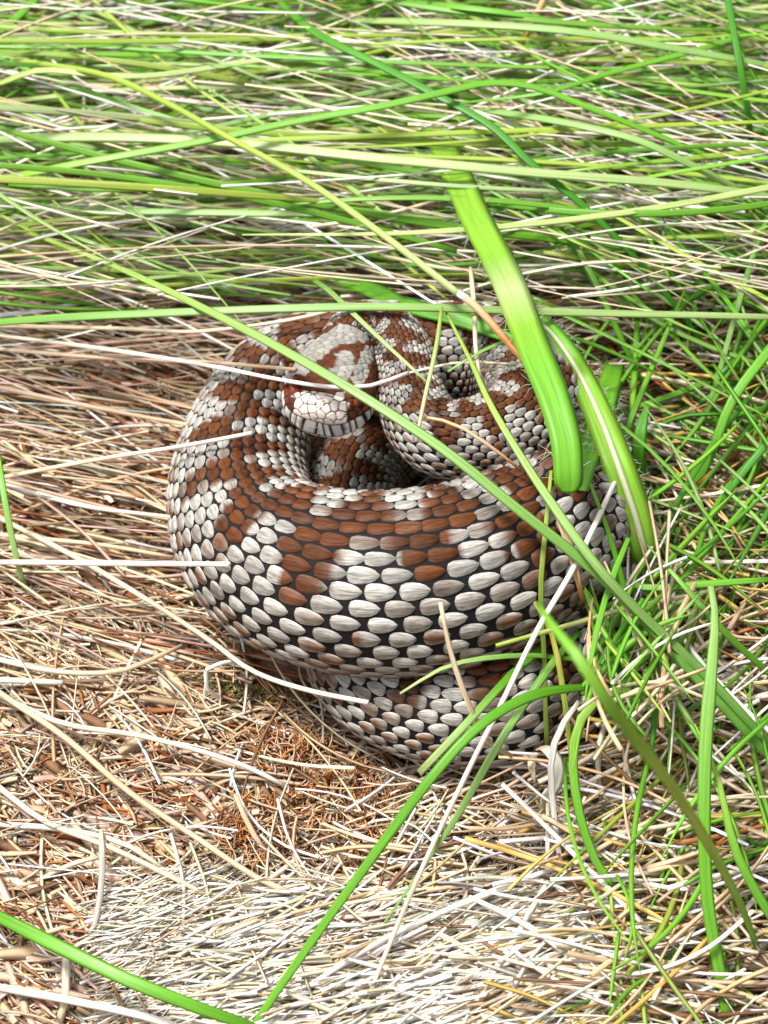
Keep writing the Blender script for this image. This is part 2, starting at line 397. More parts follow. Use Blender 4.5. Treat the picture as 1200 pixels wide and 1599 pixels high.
f0 = SFo[len(SFo)//2]; nn_ = np.cross(mm_[f0[1]]-mm_[f0[0]], mm_[f0[2]]-mm_[f0[0]])
if np.dot(nn_, CAM-cent[order[0]]) < 0: SFo = SFo[:, ::-1]
for k_ in order[:300]:
    v = allV[k_]; c_ = cent[k_]
    obj('scale', make_mesh('scale', v-c_, np.ascontiguousarray(SFo), allC[k_], allUV[k_]), M_SCALE, snake, c_-base_pt)
rest = [k_ for k_ in range(len(allV)) if k_ not in single]
RV = np.vstack([allV[k_] for k_ in rest]); RF = np.vstack([SFo+t*na*nb for t in range(len(rest))])
obj('scale_coat', make_mesh('scale_coat', RV-base_pt, RF, np.vstack([allC[k_] for k_ in rest]), np.vstack([allUV[k_] for k_ in rest])),
    M_SCALE, snake, kind='stuff')
# --- eyes
def sphere(r, nu=20, nv=12):
    Vs, Cs, Fs = [], [], []
    for a in range(nv+1):
        for b_ in range(nu):
            p, t = math.pi*a/nv, 2*math.pi*b_/nu
            Vs.append((r*math.sin(p)*math.cos(t), r*math.sin(p)*math.sin(t), r*math.cos(p)))
    for a in range(nv):
        for b_ in range(nu):
            Fs.append((a*nu+b_, (a+1)*nu+b_, (a+1)*nu+(b_+1) % nu, a*nu+(b_+1) % nu))
    return np.array(Vs), Fs
for sg in (-1, 1):
    Vs, Fs = sphere(.0015)
    # axis: outward & forward ; vertical slit pupil
    ax = hr*sg*.85+hd*.5; ax /= np.linalg.norm(ax); up = hu; sd_ = np.cross(up, ax)
    W = Vs[:, 2:3]*up + Vs[:, 0:1]*ax + Vs[:, 1:2]*sd_
    slit = (np.abs(Vs[:, 1]) < .00024) & (Vs[:, 0] > 0) & (np.abs(Vs[:, 2]) < .0012)
    C = np.where(slit[:, None], np.array([.004, .003, .003]), np.array([.20, .035, .012]))
    c_ = head_surf(np.array([.745]), np.array([math.pi/2-sg*1.06]))[0]-hr*sg*.0003
    obj('eye', make_mesh('eye', W, Fs, C), M_EYE, snake, c_-base_pt, label='dark red eye with a vertical slit pupil')

# ------------------------------------------------------------------ grass and straw
def ring_shape(kind):
    if kind == 'blade': return np.array([(-.5, .0), (-.3, .13), (0, .03), (.3, .13), (.5, 0), (0, -.16)])
    if kind == 'thin': return np.array([(-.5, 0), (0, .22), (.5, 0), (0, -.18)])
    if kind == 'flat': return np.array([(-.5, .05), (-.25, .015), (0, 0.0), (.25, .015), (.5, .05), (.25, -.02), (0, -.04), (-.25, -.02)])
    if kind == 'tri': return np.array([(-.5, -.15), (0, .3), (.5, -.15)])
    return np.array([(.5*math.cos(a), .42*math.sin(a)) for a in np.linspace(math.pi, -math.pi, 7)[:-1]])   # tube
def strand(P, width, shape, cols, roll=0., fold=None, v0=0.):
    """P (n,3); width (n,); cols (n,3) -> V,F,C,UV"""
    R = ring_shape(shape); k = len(R); n = len(P)
    T = np.gradient(P, axis=0); T /= (np.linalg.norm(T, axis=1)[:, None]+1e-12)
    up = np.array([0, -.35, 1.]); sd_ = np.cross(T, up); sd_ /= (np.linalg.norm(sd_, axis=1)[:, None]+1e-12)
    nu_ = np.cross(sd_, T)
    ca, sa = np.cos(roll), np.sin(roll)
    if np.ndim(ca): ca, sa = ca[:, None], sa[:, None]
    s2, n2_ = sd_*ca+nu_*sa, nu_*ca-sd_*sa
    V = P[:, None]+(s2[:, None]*R[None, :, :1]+n2_[:, None]*R[None, :, 1:])*width[:, None, None]
    V = V.reshape(-1, 3)
    I = np.arange(n*k).reshape(n, k); J = np.roll(I, -1, 1)
    F = np.stack([I[:-1], J[:-1], J[1:], I[1:]], -1).reshape(-1, 4)
    D = np.concatenate([[0], np.cumsum(np.linalg.norm(np.diff(P, axis=0), axis=1))])
    UV = np.stack([np.repeat(D, k)+v0, np.tile(R[:, 0], n)+v0*7.3], 1)
    return V, F, np.repeat(cols, k, 0), UV
def cap(F, n, k):
    if k == 6: a = [(0, 1, 2, 3), (0, 3, 4, 5)]
    elif k == 4: a = [(0, 1, 2, 3)]
    elif k == 8: a = [(0, 1, 6, 7), (1, 2, 5, 6), (2, 3, 4, 5)]
    else: return F
    a = np.array(a); return np.vstack([F, a[:, ::-1], a+(n-1)*k])
def in_front(P, clear=.0012):
    """keep a strand from passing through the snake: slide points towards the eye"""
    P = P.copy(); mv = np.zeros(len(P))
    for i, p in enumerate(P):
        d = p-CAM; L = np.linalg.norm(d); h = BVH.ray_cast(Vector(CAM), Vector(d/L))
        if h[0] is not None and h[3]-clear < L: mv[i] = L-(h[3]-clear)
    if mv.max() <= 0: return P
    m2 = mv.copy()
    for _ in range(14):
        e = np.concatenate([[m2[0]], m2, [m2[-1]]]); m2 = np.maximum(mv, .25*e[:-2]+.5*m2+.25*e[2:])
    d = P-CAM; L = np.linalg.norm(d, axis=1)[:, None]
    return CAM + d/L*(L-m2[:, None])
def width_prof(n, w0, wm, w1, cut=False):
    t = np.linspace(0, 1, n)
    return np.interp(t, [0, .25, .6, 1], [w0, wm, wm*.92, w1])
def jag(P, amp, rng):
    n = len(P); t = np.linspace(0, 1, n)[:, None]
    return P + amp*(np.sin(t*rng.uniform(3, 9)+rng.uniform(0, 6))*rng.normal(size=3)*np.array([1, 1, .5]))

GREENS = {'bright': (.17, .45, .03), 'yellow': (.38, .52, .07), 'sage': (.29, .48, .13), 'deep': (.065, .28, .014), 'mid': (.125, .38, .016),
          'pale': (.48, .58, .24), 'olive': (.19, .27, .04)}
STRAWS = {'cream': (.64, .54, .37), 'white': (.78, .74, .66), 'tan': (.52, .37, .22), 'pink': (.54, .36, .27), 'gold': (.52, .35, .09),
          'orange': (.42, .17, .045), 'grey': (.40, .37, .32), 'rust': (.27, .085, .025), 'brown': (.23, .12, .06)}
ALLC = dict(GREENS); ALLC.update(STRAWS)
rng = np.random.default_rng(21)
n_green = n_straw = 0
def place(name, pts, wpx, c0, c1=None, c2=None, shape='blade', label='', cat='grass blade', group=None, tip=.15, root=.7, roll=0., avoid=True, step=.004, wob=.0):
    """one hand placed strand; pts (photo x, photo y, height in cm)"""
    global n_green, n_straw
    P = catmull(np.array([px(u, v, z/100) for u, v, z in pts]), 160)
    P = resample(P, step)
    P[:, 2] = np.maximum(P[:, 2], ground_z(P[:, 0], P[:, 1])+.0006)
    if wob: P = jag(P, wob, rng)
    if avoid: P = in_front(P)
    n = len(P); w = width_prof(n, wpx*root, wpx, wpx*tip)/8000
    a = np.array(ALLC[c0]); b_ = np.array(ALLC[c1 or c0]); c_ = np.array(ALLC[c2 or c1 or c0]); t = np.linspace(0, 1, n)[:, None]
    cols = np.where(t < .5, a*(1-2*t)+b_*2*t, b_*(2-2*t)+c_*(2*t-1))
    V, F, C, UV = strand(P, w, shape, cols, roll, v0=rng.uniform(0, 9))
    k = len(ring_shape(shape)); F = cap(F, n, k); o0 = P[0]
    mat = M_BLADE if c0 in GREENS else M_STRAW
    if mat is M_BLADE: n_green += 1
    else: n_straw += 1
    return obj(name, make_mesh(name, V-o0, F, C, UV), mat, None, o0, label, cat, group)
#HAND
exec_hand = True
# ---- green blades, each one the photograph singles out
B = lambda pts, w, c0, c1, c2, label, **k: place('grass_strand', pts, w, c0, c1, c2, k.pop('shape', 'blade'), label, 'grass blade', **k)
B([(-160, 530, .2), (0, 503, 3.2), (300, 487, 4.6), (600, 479, 5.0), (850, 487, 4.6), (1200, 495, 3.4), (1320, 502, .6)], 15, 'mid', 'sage', 'pale',
  'long straight pale green blade spanning the coils just behind the viper head', tip=.6)
B([(1290, 1280, .2), (1200, 1180, 1.6), (1096, 1068, 2.8), (955, 915, 4.2), (800, 788, 5.2), (690, 700, 5.6), (560, 615, 5.8), (440, 545, 5.5), (345, 495, 5.0), (190, 420, 3.8), (0, 347, 2.4), (-60, 328, 1.8)], 16, 'mid', 'sage', 'yellow',
  'long diagonal sage blade crossing the viper neck and front coil', tip=.3)
B([(1300, 1265, .2), (1200, 1160, 1.6), (1096, 1048, 2.9), (993, 950, 4.0), (931, 882, 4.7), (862, 786, 5.1), (819, 721, 5.3), (767, 633, 5.4), (735, 563, 5.2), (697, 488, 4.8)], 15, 'mid', 'sage', 'yellow',
  'thick green blade with pale edge running from the neck loop to lower right straw', tip=.25)
B([(395, -40, 2.2), (500, 55, 4.4), (600, 105, 4.7), (675, 145, 4.8), (765, 195, 4.7), (835, 260, 4.4), (910, 320, 4.0), (990, 400, 3.2), (1065, 490, 2.2), (1144, 605, .4)], 16, 'mid', 'deep', 'deep',
  'dark green diagonal blade slanting down over the matted far grass', tip=.5)
B([(-140, 300, .3), (0, 280, 3.4), (125, 255, 4.2), (320, 220, 4.6), (450, 192, 4.8), (600, 165, 5.0), (690, 145, 5.1), (760, 130, 5.1), (830, 135, 5), (900, 160, 4.8), (1000, 200, 4.4), (1120, 250, 3.6), (1300, 330, 1)], 15, 'yellow', 'bright', 'bright',
  'bright green blade arching in a low hump across the far grass', tip=.5)
B([(-120, 222, .3), (0, 218, 3.2), (150, 214, 3.8), (350, 222, 4.2), (600, 248, 4.5), (850, 271, 4.5), (1050, 287, 4.2), (1200, 306, 3.6), (1330, 325, .6)], 20, 'sage', 'pale', 'sage',
  'widest pale green blade lying flat across the whole far grass', tip=.6)
B([(-120, 330, .2), (0, 327, 2.4), (250, 331, 3.2), (600, 337, 3.8), (740, 344, 3.8), (890, 353, 3.5)], 15, 'bright', 'sage', 'yellow',
  'straight green blade ending above the broad hairy leaf')
B([(-130, 385, .2), (0, 357, 2.2), (150, 338, 2.9), (330, 330, 3.2), (480, 322, 3.2)], 11, 'bright', 'yellow', 'yellow', 'short curved green blade meeting a straight blade above the brown litter')
B([(480, 30, 1), (600, 33, 3.6), (750, 38, 4.4), (900, 50, 4.6), (1050, 75, 4.4), (1200, 102, 3.8), (1330, 135, .6)], 17, 'pale', 'sage', 'sage', 'thick pale sage blade bowing down to the right in the farthest grass', tip=.5)
B([(560, -8, 2), (650, 4, 3.6), (725, 12, 4.2), (825, 25, 4.2), (900, 42, 3.8), (980, 75, 2.6)], 15, 'bright', 'bright', 'mid', 'bright green blade drooping beside the jointed brown stem')
B([(1320, -5, .6), (1200, 42, 3.6), (1100, 75, 4.2), (950, 115, 4.6), (850, 145, 4.6), (725, 160, 4), (620, 170, 3)], 13, 'bright', 'bright', 'mid', 'green blade rising up right across the pale sage blade')
B([(700, 160, 2.4), (750, 170, 3.8), (900, 195, 4.6), (1000, 220, 4.7), (1075, 255, 4.4), (1200, 322, 3), (1290, 380, .5)], 15, 'sage', 'sage', 'pale', 'sage blade curving down at its right end over far grass', tip=.5)
B([(1320, 225, .6), (1200, 235, 3.2), (1050, 250, 4), (900, 266, 4.2), (790, 285, 3.4)], 12, 'bright', 'yellow', 'bright', 'yellow green blade tapering left above the widest pale blade')
B([(1130, -40, 4.5), (1137, 0, 4.6), (1160, 125, 4), (1175, 225, 2.6), (1187, 285, .3)], 13, 'deep', 'deep', 'mid', 'upright dark green blade standing among the far right grass', tip=.8, root=1)
B([(480, -30, 3.4), (474, 0, 3.4), (445, 90, 2.6), (430, 178, 1)], 9, 'olive', 'mid', 'olive', 'short upright olive blade standing in the far grass')
B([(-40, 78, 3), (0, 50, 3.2), (55, 0, 3), (85, -35, 2.4)], 18, 'bright', 'bright', 'mid', 'wide bright blade leaning up at the far left corner', tip=.7)
B([(-60, 135, 2), (0, 130, 3.6), (60, 110, 4), (165, 118, 4.2), (240, 118, 4.2), (400, 95, 4), (600, 72, 4), (720, 60, 3.4)], 13, 'yellow', 'pale', 'pale', 'yellowish pale blade crossing the stalk with the white node', tip=.3)
B([(-100, 172, .4), (0, 160, 2.6), (200, 140, 3.4), (420, 135, 3.4), (650, 128, 3), (760, 132, 2)], 11, 'yellow', 'pale', 'cream', 'straw tipped pale blade lying level in the far grass')
B([(1230, 300, 3.2), (1200, 339, 3.2), (1158, 460, 2.8), (1125, 577, 2), (1088, 698, .9), (1070, 760, .2)], 10, 'mid', 'sage', 'mid', 'slim upright blade leaning right behind the green tussock', root=.5, tip=.8)
B([(1290, 440, 3), (1200, 549, 3), (1144, 625, 2.6), (1107, 717, 1.8), (1062, 800, .8), (1040, 840, .2)], 17, 'bright', 'bright', 'deep', 'broad bright green tussock blade leaning right', root=.6, tip=.8)
B([(1290, 590, 2.6), (1200, 690, 2.4), (1120, 790, 1.6), (1060, 865, .5)], 13, 'mid', 'deep', 'deep', 'deep green tussock blade fanning low to the right', root=.4)
B([(1110, 915, 4.8), (1117, 960, 4.6), (1112, 1040, 4.3), (1103, 1150, 3.8), (1100, 1260, 3.2), (1105, 1400, 2.2), (1128, 1540, 1.1), (1150, 1660, .2)], 19, 'sage', 'bright', 'bright',
  'upright bright green blade standing in front of the right hand straw', root=.45, tip=.9)
B([(960, 1075, 1.6), (920, 1073, 2.6), (827, 1088, 3.6), (751, 1132, 3.8), (675, 1213, 3.4), (605, 1307, 2.7), (500, 1452, 1.6), (395, 1605, .4), (370, 1650, .15)], 15, 'mid', 'mid', 'bright', 'long arching green blade bent over the lower coil down to bleached straw', root=.5, tip=.7)
B([(850, 1008, 1.8), (797, 1056, 3.0), (722, 1137, 3.3), (655, 1207, 2.6)], 13, 'mid', 'mid', 'pale', 'short green blade with pale cut tip over the lower coil', tip=.8)
B([(905, 985, 1.2), (853, 1050, 2.8), (780, 1160, 3.2), (716, 1272, 2.2), (680, 1325, 1.6), (645, 1378, 1.1), (580, 1470, .3)], 12, 'mid', 'sage', 'sage', 'white striped green blade hanging in front of the lower coil')
B([(-40, 1412, .8), (0, 1432, 1.2), (100, 1482, 1.6), (200, 1530, 1.7), (300, 1570, 1.5), (395, 1605, 1), (450, 1640, .2)], 20, 'mid', 'bright', 'mid', 'green blade lying across the brown litter below the straws', tip=.6)
B([(-16, 650, 1.6), (0, 735, 1.8), (15, 820, 1.4), (28, 880, .9), (40, 922, .3)], 12, 'bright', 'bright', 'pale', 'short green blade with white tip beside the left brown litter', tip=.7)
B([(1000, 1085, 2.4), (967, 1079, 2.9), (920, 1104, 3), (897, 1160, 2.7), (902, 1254, 2.1), (932, 1347, 1.4), (978, 1412, .9), (1031, 1493, .2)], 14, 'yellow', 'bright', 'bright', 'green blade hooked over at its top beside the frayed straw', root=.5, tip=.6)
B([(625, 1083, 3.2), (700, 1040, 3.4), (800, 1024, 3.2), (900, 1030, 2), (960, 1045, .4)], 8, 'pale', 'bright', 'mid', 'thin green blade curving along the lower coil', root=.4, tip=.8)
B([(861, 735, 4.6), (852, 830, 4.4), (845, 913, 3.9), (850, 1020, 2.8), (853, 1130, 1.3), (856, 1200, .2)], 8, 'yellow', 'olive', 'yellow', 'thin upright yellow green stem before the right end of the front coil', root=.6, tip=.9)
B([(835, 940, 3.9), (862, 990, 3.2), (880, 1080, 2.4), (892, 1180, 1.2), (900, 1280, .2)], 9, 'gold', 'yellow', 'gold', 'yellowing bent stem beside the right end of the front coil', root=.5)
B([(922, 755, 4.4), (945, 815, 4), (965, 880, 3.4), (985, 960, 2.6), (1010, 1060, 1.6), (1035, 1180, .7), (1050, 1260, .15)], 9, 'bright', 'mid', 'olive', 'thin green blade hanging below the folded broad leaf tip', root=.5)
B([(838, 940, 12), (870, 985, 12.6), (905, 1028, 12.8), (944, 1090, 12.4), (1006, 1172, 11), (1060, 1245, 9), (1150, 1400, 4), (1190, 1500, .2)], 19, 'bright', 'yellow', 'bright', 'soft yellow green blade arching high over the right straw, out of focus', shape='flat', root=.3, tip=.6)
B([(1200, 905, 2.6), (1100, 912, 2.6), (1020, 918, 2.2), (960, 905, 1), (940, 900, .6)], 12, 'bright', 'bright', 'mid', 'green blade lying level under the hairy midrib leaf')
B([(1290, 1560, .2), (1210, 1440, 1.6), (1150, 1330, 2.6), (1120, 1210, 3.2), (1085, 1130, 3.2)], 14, 'bright', 'bright', 'yellow', 'bright blade leaning left out of the right straw')
B([(1240, 1085, .4), (1130, 985, 2.6), (1060, 905, 3.4), (1010, 850, 3)], 12, 'mid', 'bright', 'sage', 'green blade parallel to the long diagonals at the right')
B([(870, 330, 3.6), (930, 440, 3), (985, 560, 2), (1040, 660, .4)], 11, 'sage', 'mid', 'mid', 'sage blade sloping down right of the broad hairy leaf', root=.4)
B([(800, 215, 4), (850, 300, 3.6), (900, 395, 3), (945, 480, 2)], 10, 'sage', 'sage', 'mid', 'short sage blade descending toward the hairy leaf from far grass')
B([(250, 465, .6), (130, 405, 2.2), (20, 345, 2.8), (-60, 310, 2)], 8, 'yellow', 'yellow', 'yellow', 'thin yellow green blade slanting over the far brown litter')
B([(700, 580, 4.9), (760, 545, 5), (860, 520, 4.2), (1000, 570, 2.8), (1090, 625, 1.2)], 8, 'sage', 'bright', 'mid', 'thin blade arched over the neck loop behind the broad leaf', root=.5)
B([(470, 425, 1.2), (513, 453, 3.6), (560, 497, 4.8), (609, 543, 5.3), (669, 598, 5.2)], 11, 'mid', 'sage', 'pale', 'short green blade lying across the nape of the viper', tip=.4)
# ---- dry straws singled out
D = lambda pts, w, c0, c1, c2, label, **k: place('dry_straw', pts, w, c0, c1, c2, k.pop('shape', 'tube'), label, 'straw', tip=k.pop('tip', .8), **k)
D([(-80, 512, .4), (0, 524, .9), (150, 543, 1.8), (338, 573, 3.4), (450, 595, 4.6), (530, 605, 5.1), (580, 602, 5.1), (638, 582, 5)], 8, 'cream', 'white', 'white', 'long white straw lying over the viper head above its eyes')
D([(-80, 538, .4), (0, 545, .8), (190, 561, 1.8), (330, 566, 3.2), (462, 577, 4.5)], 8, 'cream', 'pink', 'tan', 'pinkish tan straw with its end on the back of the viper head')
D([(-80, 760, .3), (0, 746, .8), (150, 718, 2.2), (300, 694, 3.4), (394, 676, 3.7)], 8, 'cream', 'cream', 'white', 'cream straw with cut end resting on the left coil')
D([(-80, 878, .3), (0, 878, .8), (200, 880, 2.4), (358, 881, 4.3)], 10, 'cream', 'white', 'white', 'thick white straw with cut end on the front coil scales')
D([(-80, 770, .3), (0, 809, .6), (131, 877, .8), (218, 929, .9), (327, 999, 1), (390, 1045, 1.3), (475, 1076, 2), (575, 1097, 2.6)], 9, 'cream', 'cream', 'white', 'long cream straw running under the coil edge to the lower coil')
D([(-80, 506, .4), (0, 509, 1), (188, 513, 1.8), (300, 518, 2.6), (450, 500, 3.8), (512, 487, 4)], 8, 'tan', 'cream', 'cream', 'bent cream straw just below the long pale green blade')
D([(-60, 590, .3), (0, 605, .6), (113, 629, .8), (225, 651, .9), (293, 663, 1)], 9, 'pink', 'pink', 'tan', 'pinkish straw pointing at the left coil from the litter')
D([(-60, 742, .3), (8, 757, .5), (131, 790, .6), (266, 807, .8)], 8, 'cream', 'white', 'cream', 'white straw ending against the left coil, below the cream straw')
D([(-60, 825, .3), (0, 835, .5), (150, 850, .6), (272, 870, .7)], 8, 'cream', 'cream', 'tan', 'straight cream straw stopping at the coil above the thick white straw')
D([(-60, 1035, .3), (0, 1082, .7), (100, 1150, .9), (200, 1235, .9), (310, 1310, .8), (410, 1375, .6), (465, 1397, .3)], 10, 'cream', 'tan', 'cream', 'long tan straw slanting across the brown litter below the coils')
D([(-60, 1180, .3), (0, 1230, .6), (75, 1285, .7), (165, 1320, .7), (280, 1375, .6), (330, 1402, .3)], 9, 'white', 'cream', 'cream', 'bleached straw running beside the long tan straw in litter')
D([(-60, 1280, .3), (0, 1287, .5), (100, 1295, .6), (200, 1320, .6), (262, 1362, .3)], 9, 'white', 'white', 'cream', 'curved white straw merging with the bleached straw in litter')
D([(-60, 1050, .3), (0, 1085, .6), (100, 1130, .7), (225, 1150, .8), (380, 1195, .6), (445, 1227, .3)], 9, 'white', 'cream', 'white', 'white straw curving across the litter below the moss')
D([(-60, 1532, .3), (0, 1542, .5), (125, 1565, .7), (250, 1594, .6), (330, 1625, .2)], 12, 'cream', 'white', 'white', 'thick white straw below the green blade on brown litter')
D([(-60, 1015, .3), (0, 1030, .5), (100, 1050, .7), (190, 1047, .8), (285, 1008, .5)], 9, 'white', 'cream', 'tan', 'sagging pale straw left of the lower coil')
D([(-60, 1064, .3), (0, 1062, .5), (98, 1066, .6)], 10, 'cream', 'white', 'white', 'stubby cut straw lying on litter left of the coils')
D([(688, 941, 5.0), (705, 1022, 4.2), (736, 1108, 3.4), (762, 1156, 2.6), (800, 1180, 1.2), (830, 1195, .2)], 8, 'cream', 'tan', 'tan', 'tan straw hanging from the front coil over the lower coil', tip=.6)
D([(985, 700, 2.8), (946, 783, 4.0), (896, 887, 4.4), (840, 983, 4.2), (783, 1100, 3.6), (716, 1235, 2.4), (640, 1400, 1.2), (564, 1585, .3)], 8, 'white', 'white', 'cream', 'very long white straw crossing the right of both coils to bleached mat')
D([(775, 1008, 3.8), (903, 972, 3.6), (980, 950, 3), (1100, 925, 1.6), (1180, 905, .3)], 8, 'yellow', 'cream', 'cream', 'pale straw reaching left over the lower right coil', shape='tube')
D([(862, 785, 5.0), (886, 838, 4.7), (903, 906, 4.2), (910, 935, 3.9)], 13, 'tan', 'tan', 'orange', 'withered tan blade with orange end on the front coil', shape='blade', tip=.5, root=.3)
D([(905, 1095, 2.6), (880, 1130, 2.4), (862, 1178, 2), (868, 1295, 1.1), (877, 1352, .9)], 10, 'white', 'white', 'grey', 'bleached upright straw below the frayed straw end', shape='blade')
D([(877, 1352, .9), (780, 1388, .7), (617, 1458, .6), (500, 1528, .4), (440, 1570, .2)], 10, 'white', 'white', 'white', 'bleached straw kinked left from the upright bleached straw')
D([(856, 1376, .8), (815, 1447, .7), (757, 1546, .5), (735, 1600, .2)], 9, 'white', 'white', 'cream', 'bleached straw forking down from the kinked straw')
D([(733, 1400, .7), (827, 1447, .8), (932, 1528, .7), (1002, 1587, .3)], 9, 'white', 'white', 'white', 'bleached straw crossing down right over the white mat')
D([(975, 1470, .9), (940, 1545, .8), (905, 1600, .2)], 12, 'white', 'white', 'white', 'short thick white straw at the foot of the right grass')
D([(856, 1254, 1.2), (856, 1360, .6)], 8, 'cream', 'white', 'white', 'short upright straw twin beside the bleached upright straw')
D([(595, 398, 3.8), (700, 420, 3.6), (870, 425, 2.6), (1010, 455, 1.4), (1140, 520, .3)], 8, 'cream', 'cream', 'tan', 'cream straw crossing the broad hairy leaf behind')
D([(735, 418, 3.6), (741, 480, 4.6), (745, 560, 4.9), (752, 596, 4.6)], 8, 'cream', 'cream', 'cream', 'upright cream straw standing on the neck loop')
D([(690, 480, 5.1), (682, 540, 5.1), (664, 620, 5.2), (650, 690, 5.0)], 7, 'yellow', 'pale', 'cream', 'thin pale stem lying upright over the viper neck')
D([(655, 650, 5.0), (710, 662, 5.0), (770, 700, 4.9), (815, 735, 4.7)], 6, 'tan', 'tan', 'rust', 'short rusty straw lying over the neck loop markings')
D([(640, 582, 4.8), (720, 566, 4.6), (820, 570, 4.6)], 5, 'white', 'cream', 'tan', 'thin straw across the fold behind the neck loop')
D([(133, 60, 2.8), (131, 180, 2.4), (128, 270, 1.6), (136, 350, .4)], 6, 'white', 'white', 'yellow', 'thin white upright stalk in the far left grass', tip=.6)
D([(905, 345, 2.4), (1000, 350, 2.2), (1060, 385, 1.6), (1100, 440, .6)], 8, 'orange', 'gold', 'gold', 'golden bent straw at the right of the far grass')
D([(860, 340, 2), (960, 365, 2), (1060, 410, 1.2), (1150, 420, .4)], 8, 'gold', 'orange', 'orange', 'orange straw lying under the golden bent straw')
D([(960, 30, 3.2), (985, 75, 3.2), (945, 105, 3), (900, 150, 2.6)], 12, 'white', 'white', 'cream', 'folded white dead blade in the farthest grass', shape='blade')
D([(1045, 300, 2.6), (1036, 370, 2), (1040, 440, .6)], 6, 'white', 'white', 'cream', 'thin white stalk standing right of the broad leaf')
D([(1025, 360, 2.4), (1060, 420, 1.8), (1090, 480, .6)], 7, 'cream', 'cream', 'cream', 'short cream straw slanting behind the green tussock')
D([(240, 432, 1), (120, 455, 1), (0, 475, .6), (-60, 482, .3)], 9, 'tan', 'gold', 'gold', 'golden straw above the long pale green blade at left', tip=.5)
D([(160, 1300, .7), (163, 1360, .8), (150, 1440, .6), (132, 1470, .2)], 10, 'cream', 'grey', 'grey', 'crooked grey twig lying down the brown litter', wob=.0004)
D([(105, 1478, .5), (103, 1540, .6), (92, 1605, .2)], 13, 'grey', 'cream', 'cream', 'short grey stick under the green blade on the litter', wob=.0003)
D([(60, 1375, .3), (110, 1350, .6), (158, 1338, .6)], 8, 'cream', 'cream', 'cream', 'small pale twig branching to the crooked grey twig')
D([(420, 1330, .3), (385, 1290, .6), (370, 1240, .8)], 9, 'pink', 'tan', 'tan', 'short bent tan twig on the rusty moss', wob=.0005)
D([(1195, 1030, .3), (1120, 1060, 1), (1020, 1100, 1.6), (950, 1130, .6)], 9, 'cream', 'white', 'cream', 'white straw lying right of the hooked blade')
D([(1000, 1010, .4), (960, 1090, 1.4), (935, 1170, 1.2), (940, 1260, .3)], 9, 'white', 'white', 'cream', 'white straw upright behind the wide soft blade')
D([(838, 1168, 1.0), (858, 1172, 1.5), (872, 1196, 1.5), (866, 1228, 1.2), (850, 1250, .9), (862, 1275, .4)], 24, 'cream', 'white', 'cream', 'papery curled white leaf remnant at the right end of the lower coil', shape='flat', root=.4, tip=.3, step=.0015, roll=.5)
D([(842, 1170, .9), (830, 1190, 1.1), (836, 1225, .8)], 14, 'tan', 'cream', 'cream', 'small tan curled leaf scrap on rusty moss beside the lower coil', shape='flat', root=.4, tip=.3, step=.0015, roll=-.4)
# ---- forked white twig
tw = bpy.data.objects.new('forked_twig', None); COL.objects.link(tw); o0 = px(330, 1075, .003); tw.location = o0; tw.empty_display_size = .005
tw['label'] = 'small forked white twig on dark litter left of the lower coil'; tw['category'] = 'twig'
for nm, pts in (('branch', [(372, 1032, .9), (345, 1036, 1.1), (322, 1046, 1.1)]), ('branch', [(322, 1046, 1.1), (325, 1075, .7), (345, 1092, .3)]), ('branch', [(324, 1060, .9), (320, 1090, .3)])):
    P = resample(catmull(np.array([px(a, b_, c/100) for a, b_, c in pts]), 40), .001)
    V, F, C, UV = strand(P, np.full(len(P), 7/8000), 'tube', np.tile(STRAWS['white'], (len(P), 1)))
    obj(nm, make_mesh(nm, V-o0, F, C, UV), M_STRAW, tw)
# ---- the stalk with white node and brown sheath
st = bpy.data.objects.new('grass_stalk', None); COL.objects.link(st); o0 = px(-60, 85, .002); st.location = o0; st.empty_display_size = .005
st['label'] = 'yellow green stalk with a white node and red brown end crossing the neck loop'; st['category'] = 'grass stalk'
def part(nm, pts, w, cols, shape, parent, o0, prof=None, mat=None):
    P = resample(catmull(np.array([px(a, b_, c/100) for a, b_, c in pts]), 120), .002); n = len(P)
    P = in_front(P)
    t = np.linspace(0, 1, n); wv = (np.interp(t, np.linspace(0, 1, len(prof)), prof) if prof else np.ones(n))*w/8000
    cs = np.array(cols); cc = np.stack([np.interp(t, np.linspace(0, 1, len(cs)), cs[:, k]) for k in range(3)], 1)
    V, F, C, UV = strand(P, wv, shape, cc, v0=rng.uniform(0, 9)); F = cap(F, n, len(ring_shape(shape)))
    return obj(nm, make_mesh(nm, V-o0, F, C, UV), mat or M_BLADE, parent)
part('stem', [(-60, 85, .2), (30, 95, 3.4), (165, 118, 4.4), (240, 150, 4.7), (370, 222, 5.0), (480, 283, 5.2), (600, 368, 5.4), (700, 446, 5.5), (716, 459, 5.5)], 12, [GREENS['yellow'], GREENS['yellow'], GREENS['yellow'], GREENS['pale']], 'tube', st, o0)
part('node', [(708, 453, 5.5), (718, 460, 5.55), (730, 467, 5.5)], 17, [STRAWS['white'], (.8, .78, .74), STRAWS['white']], 'tube', st, o0, [.6, 1, .8], M_STRAW)
part('sheath', [(728, 466, 5.5), (745, 480, 5.5), (800, 542, 5.4), (860, 612, 5.2), (907, 680, 5.0)], 12, [STRAWS['tan'], STRAWS['orange'], (.26, .09, .03), STRAWS['orange']], 'tube', st, o0, [1.1, 1, .8, .4], M_STRAW)
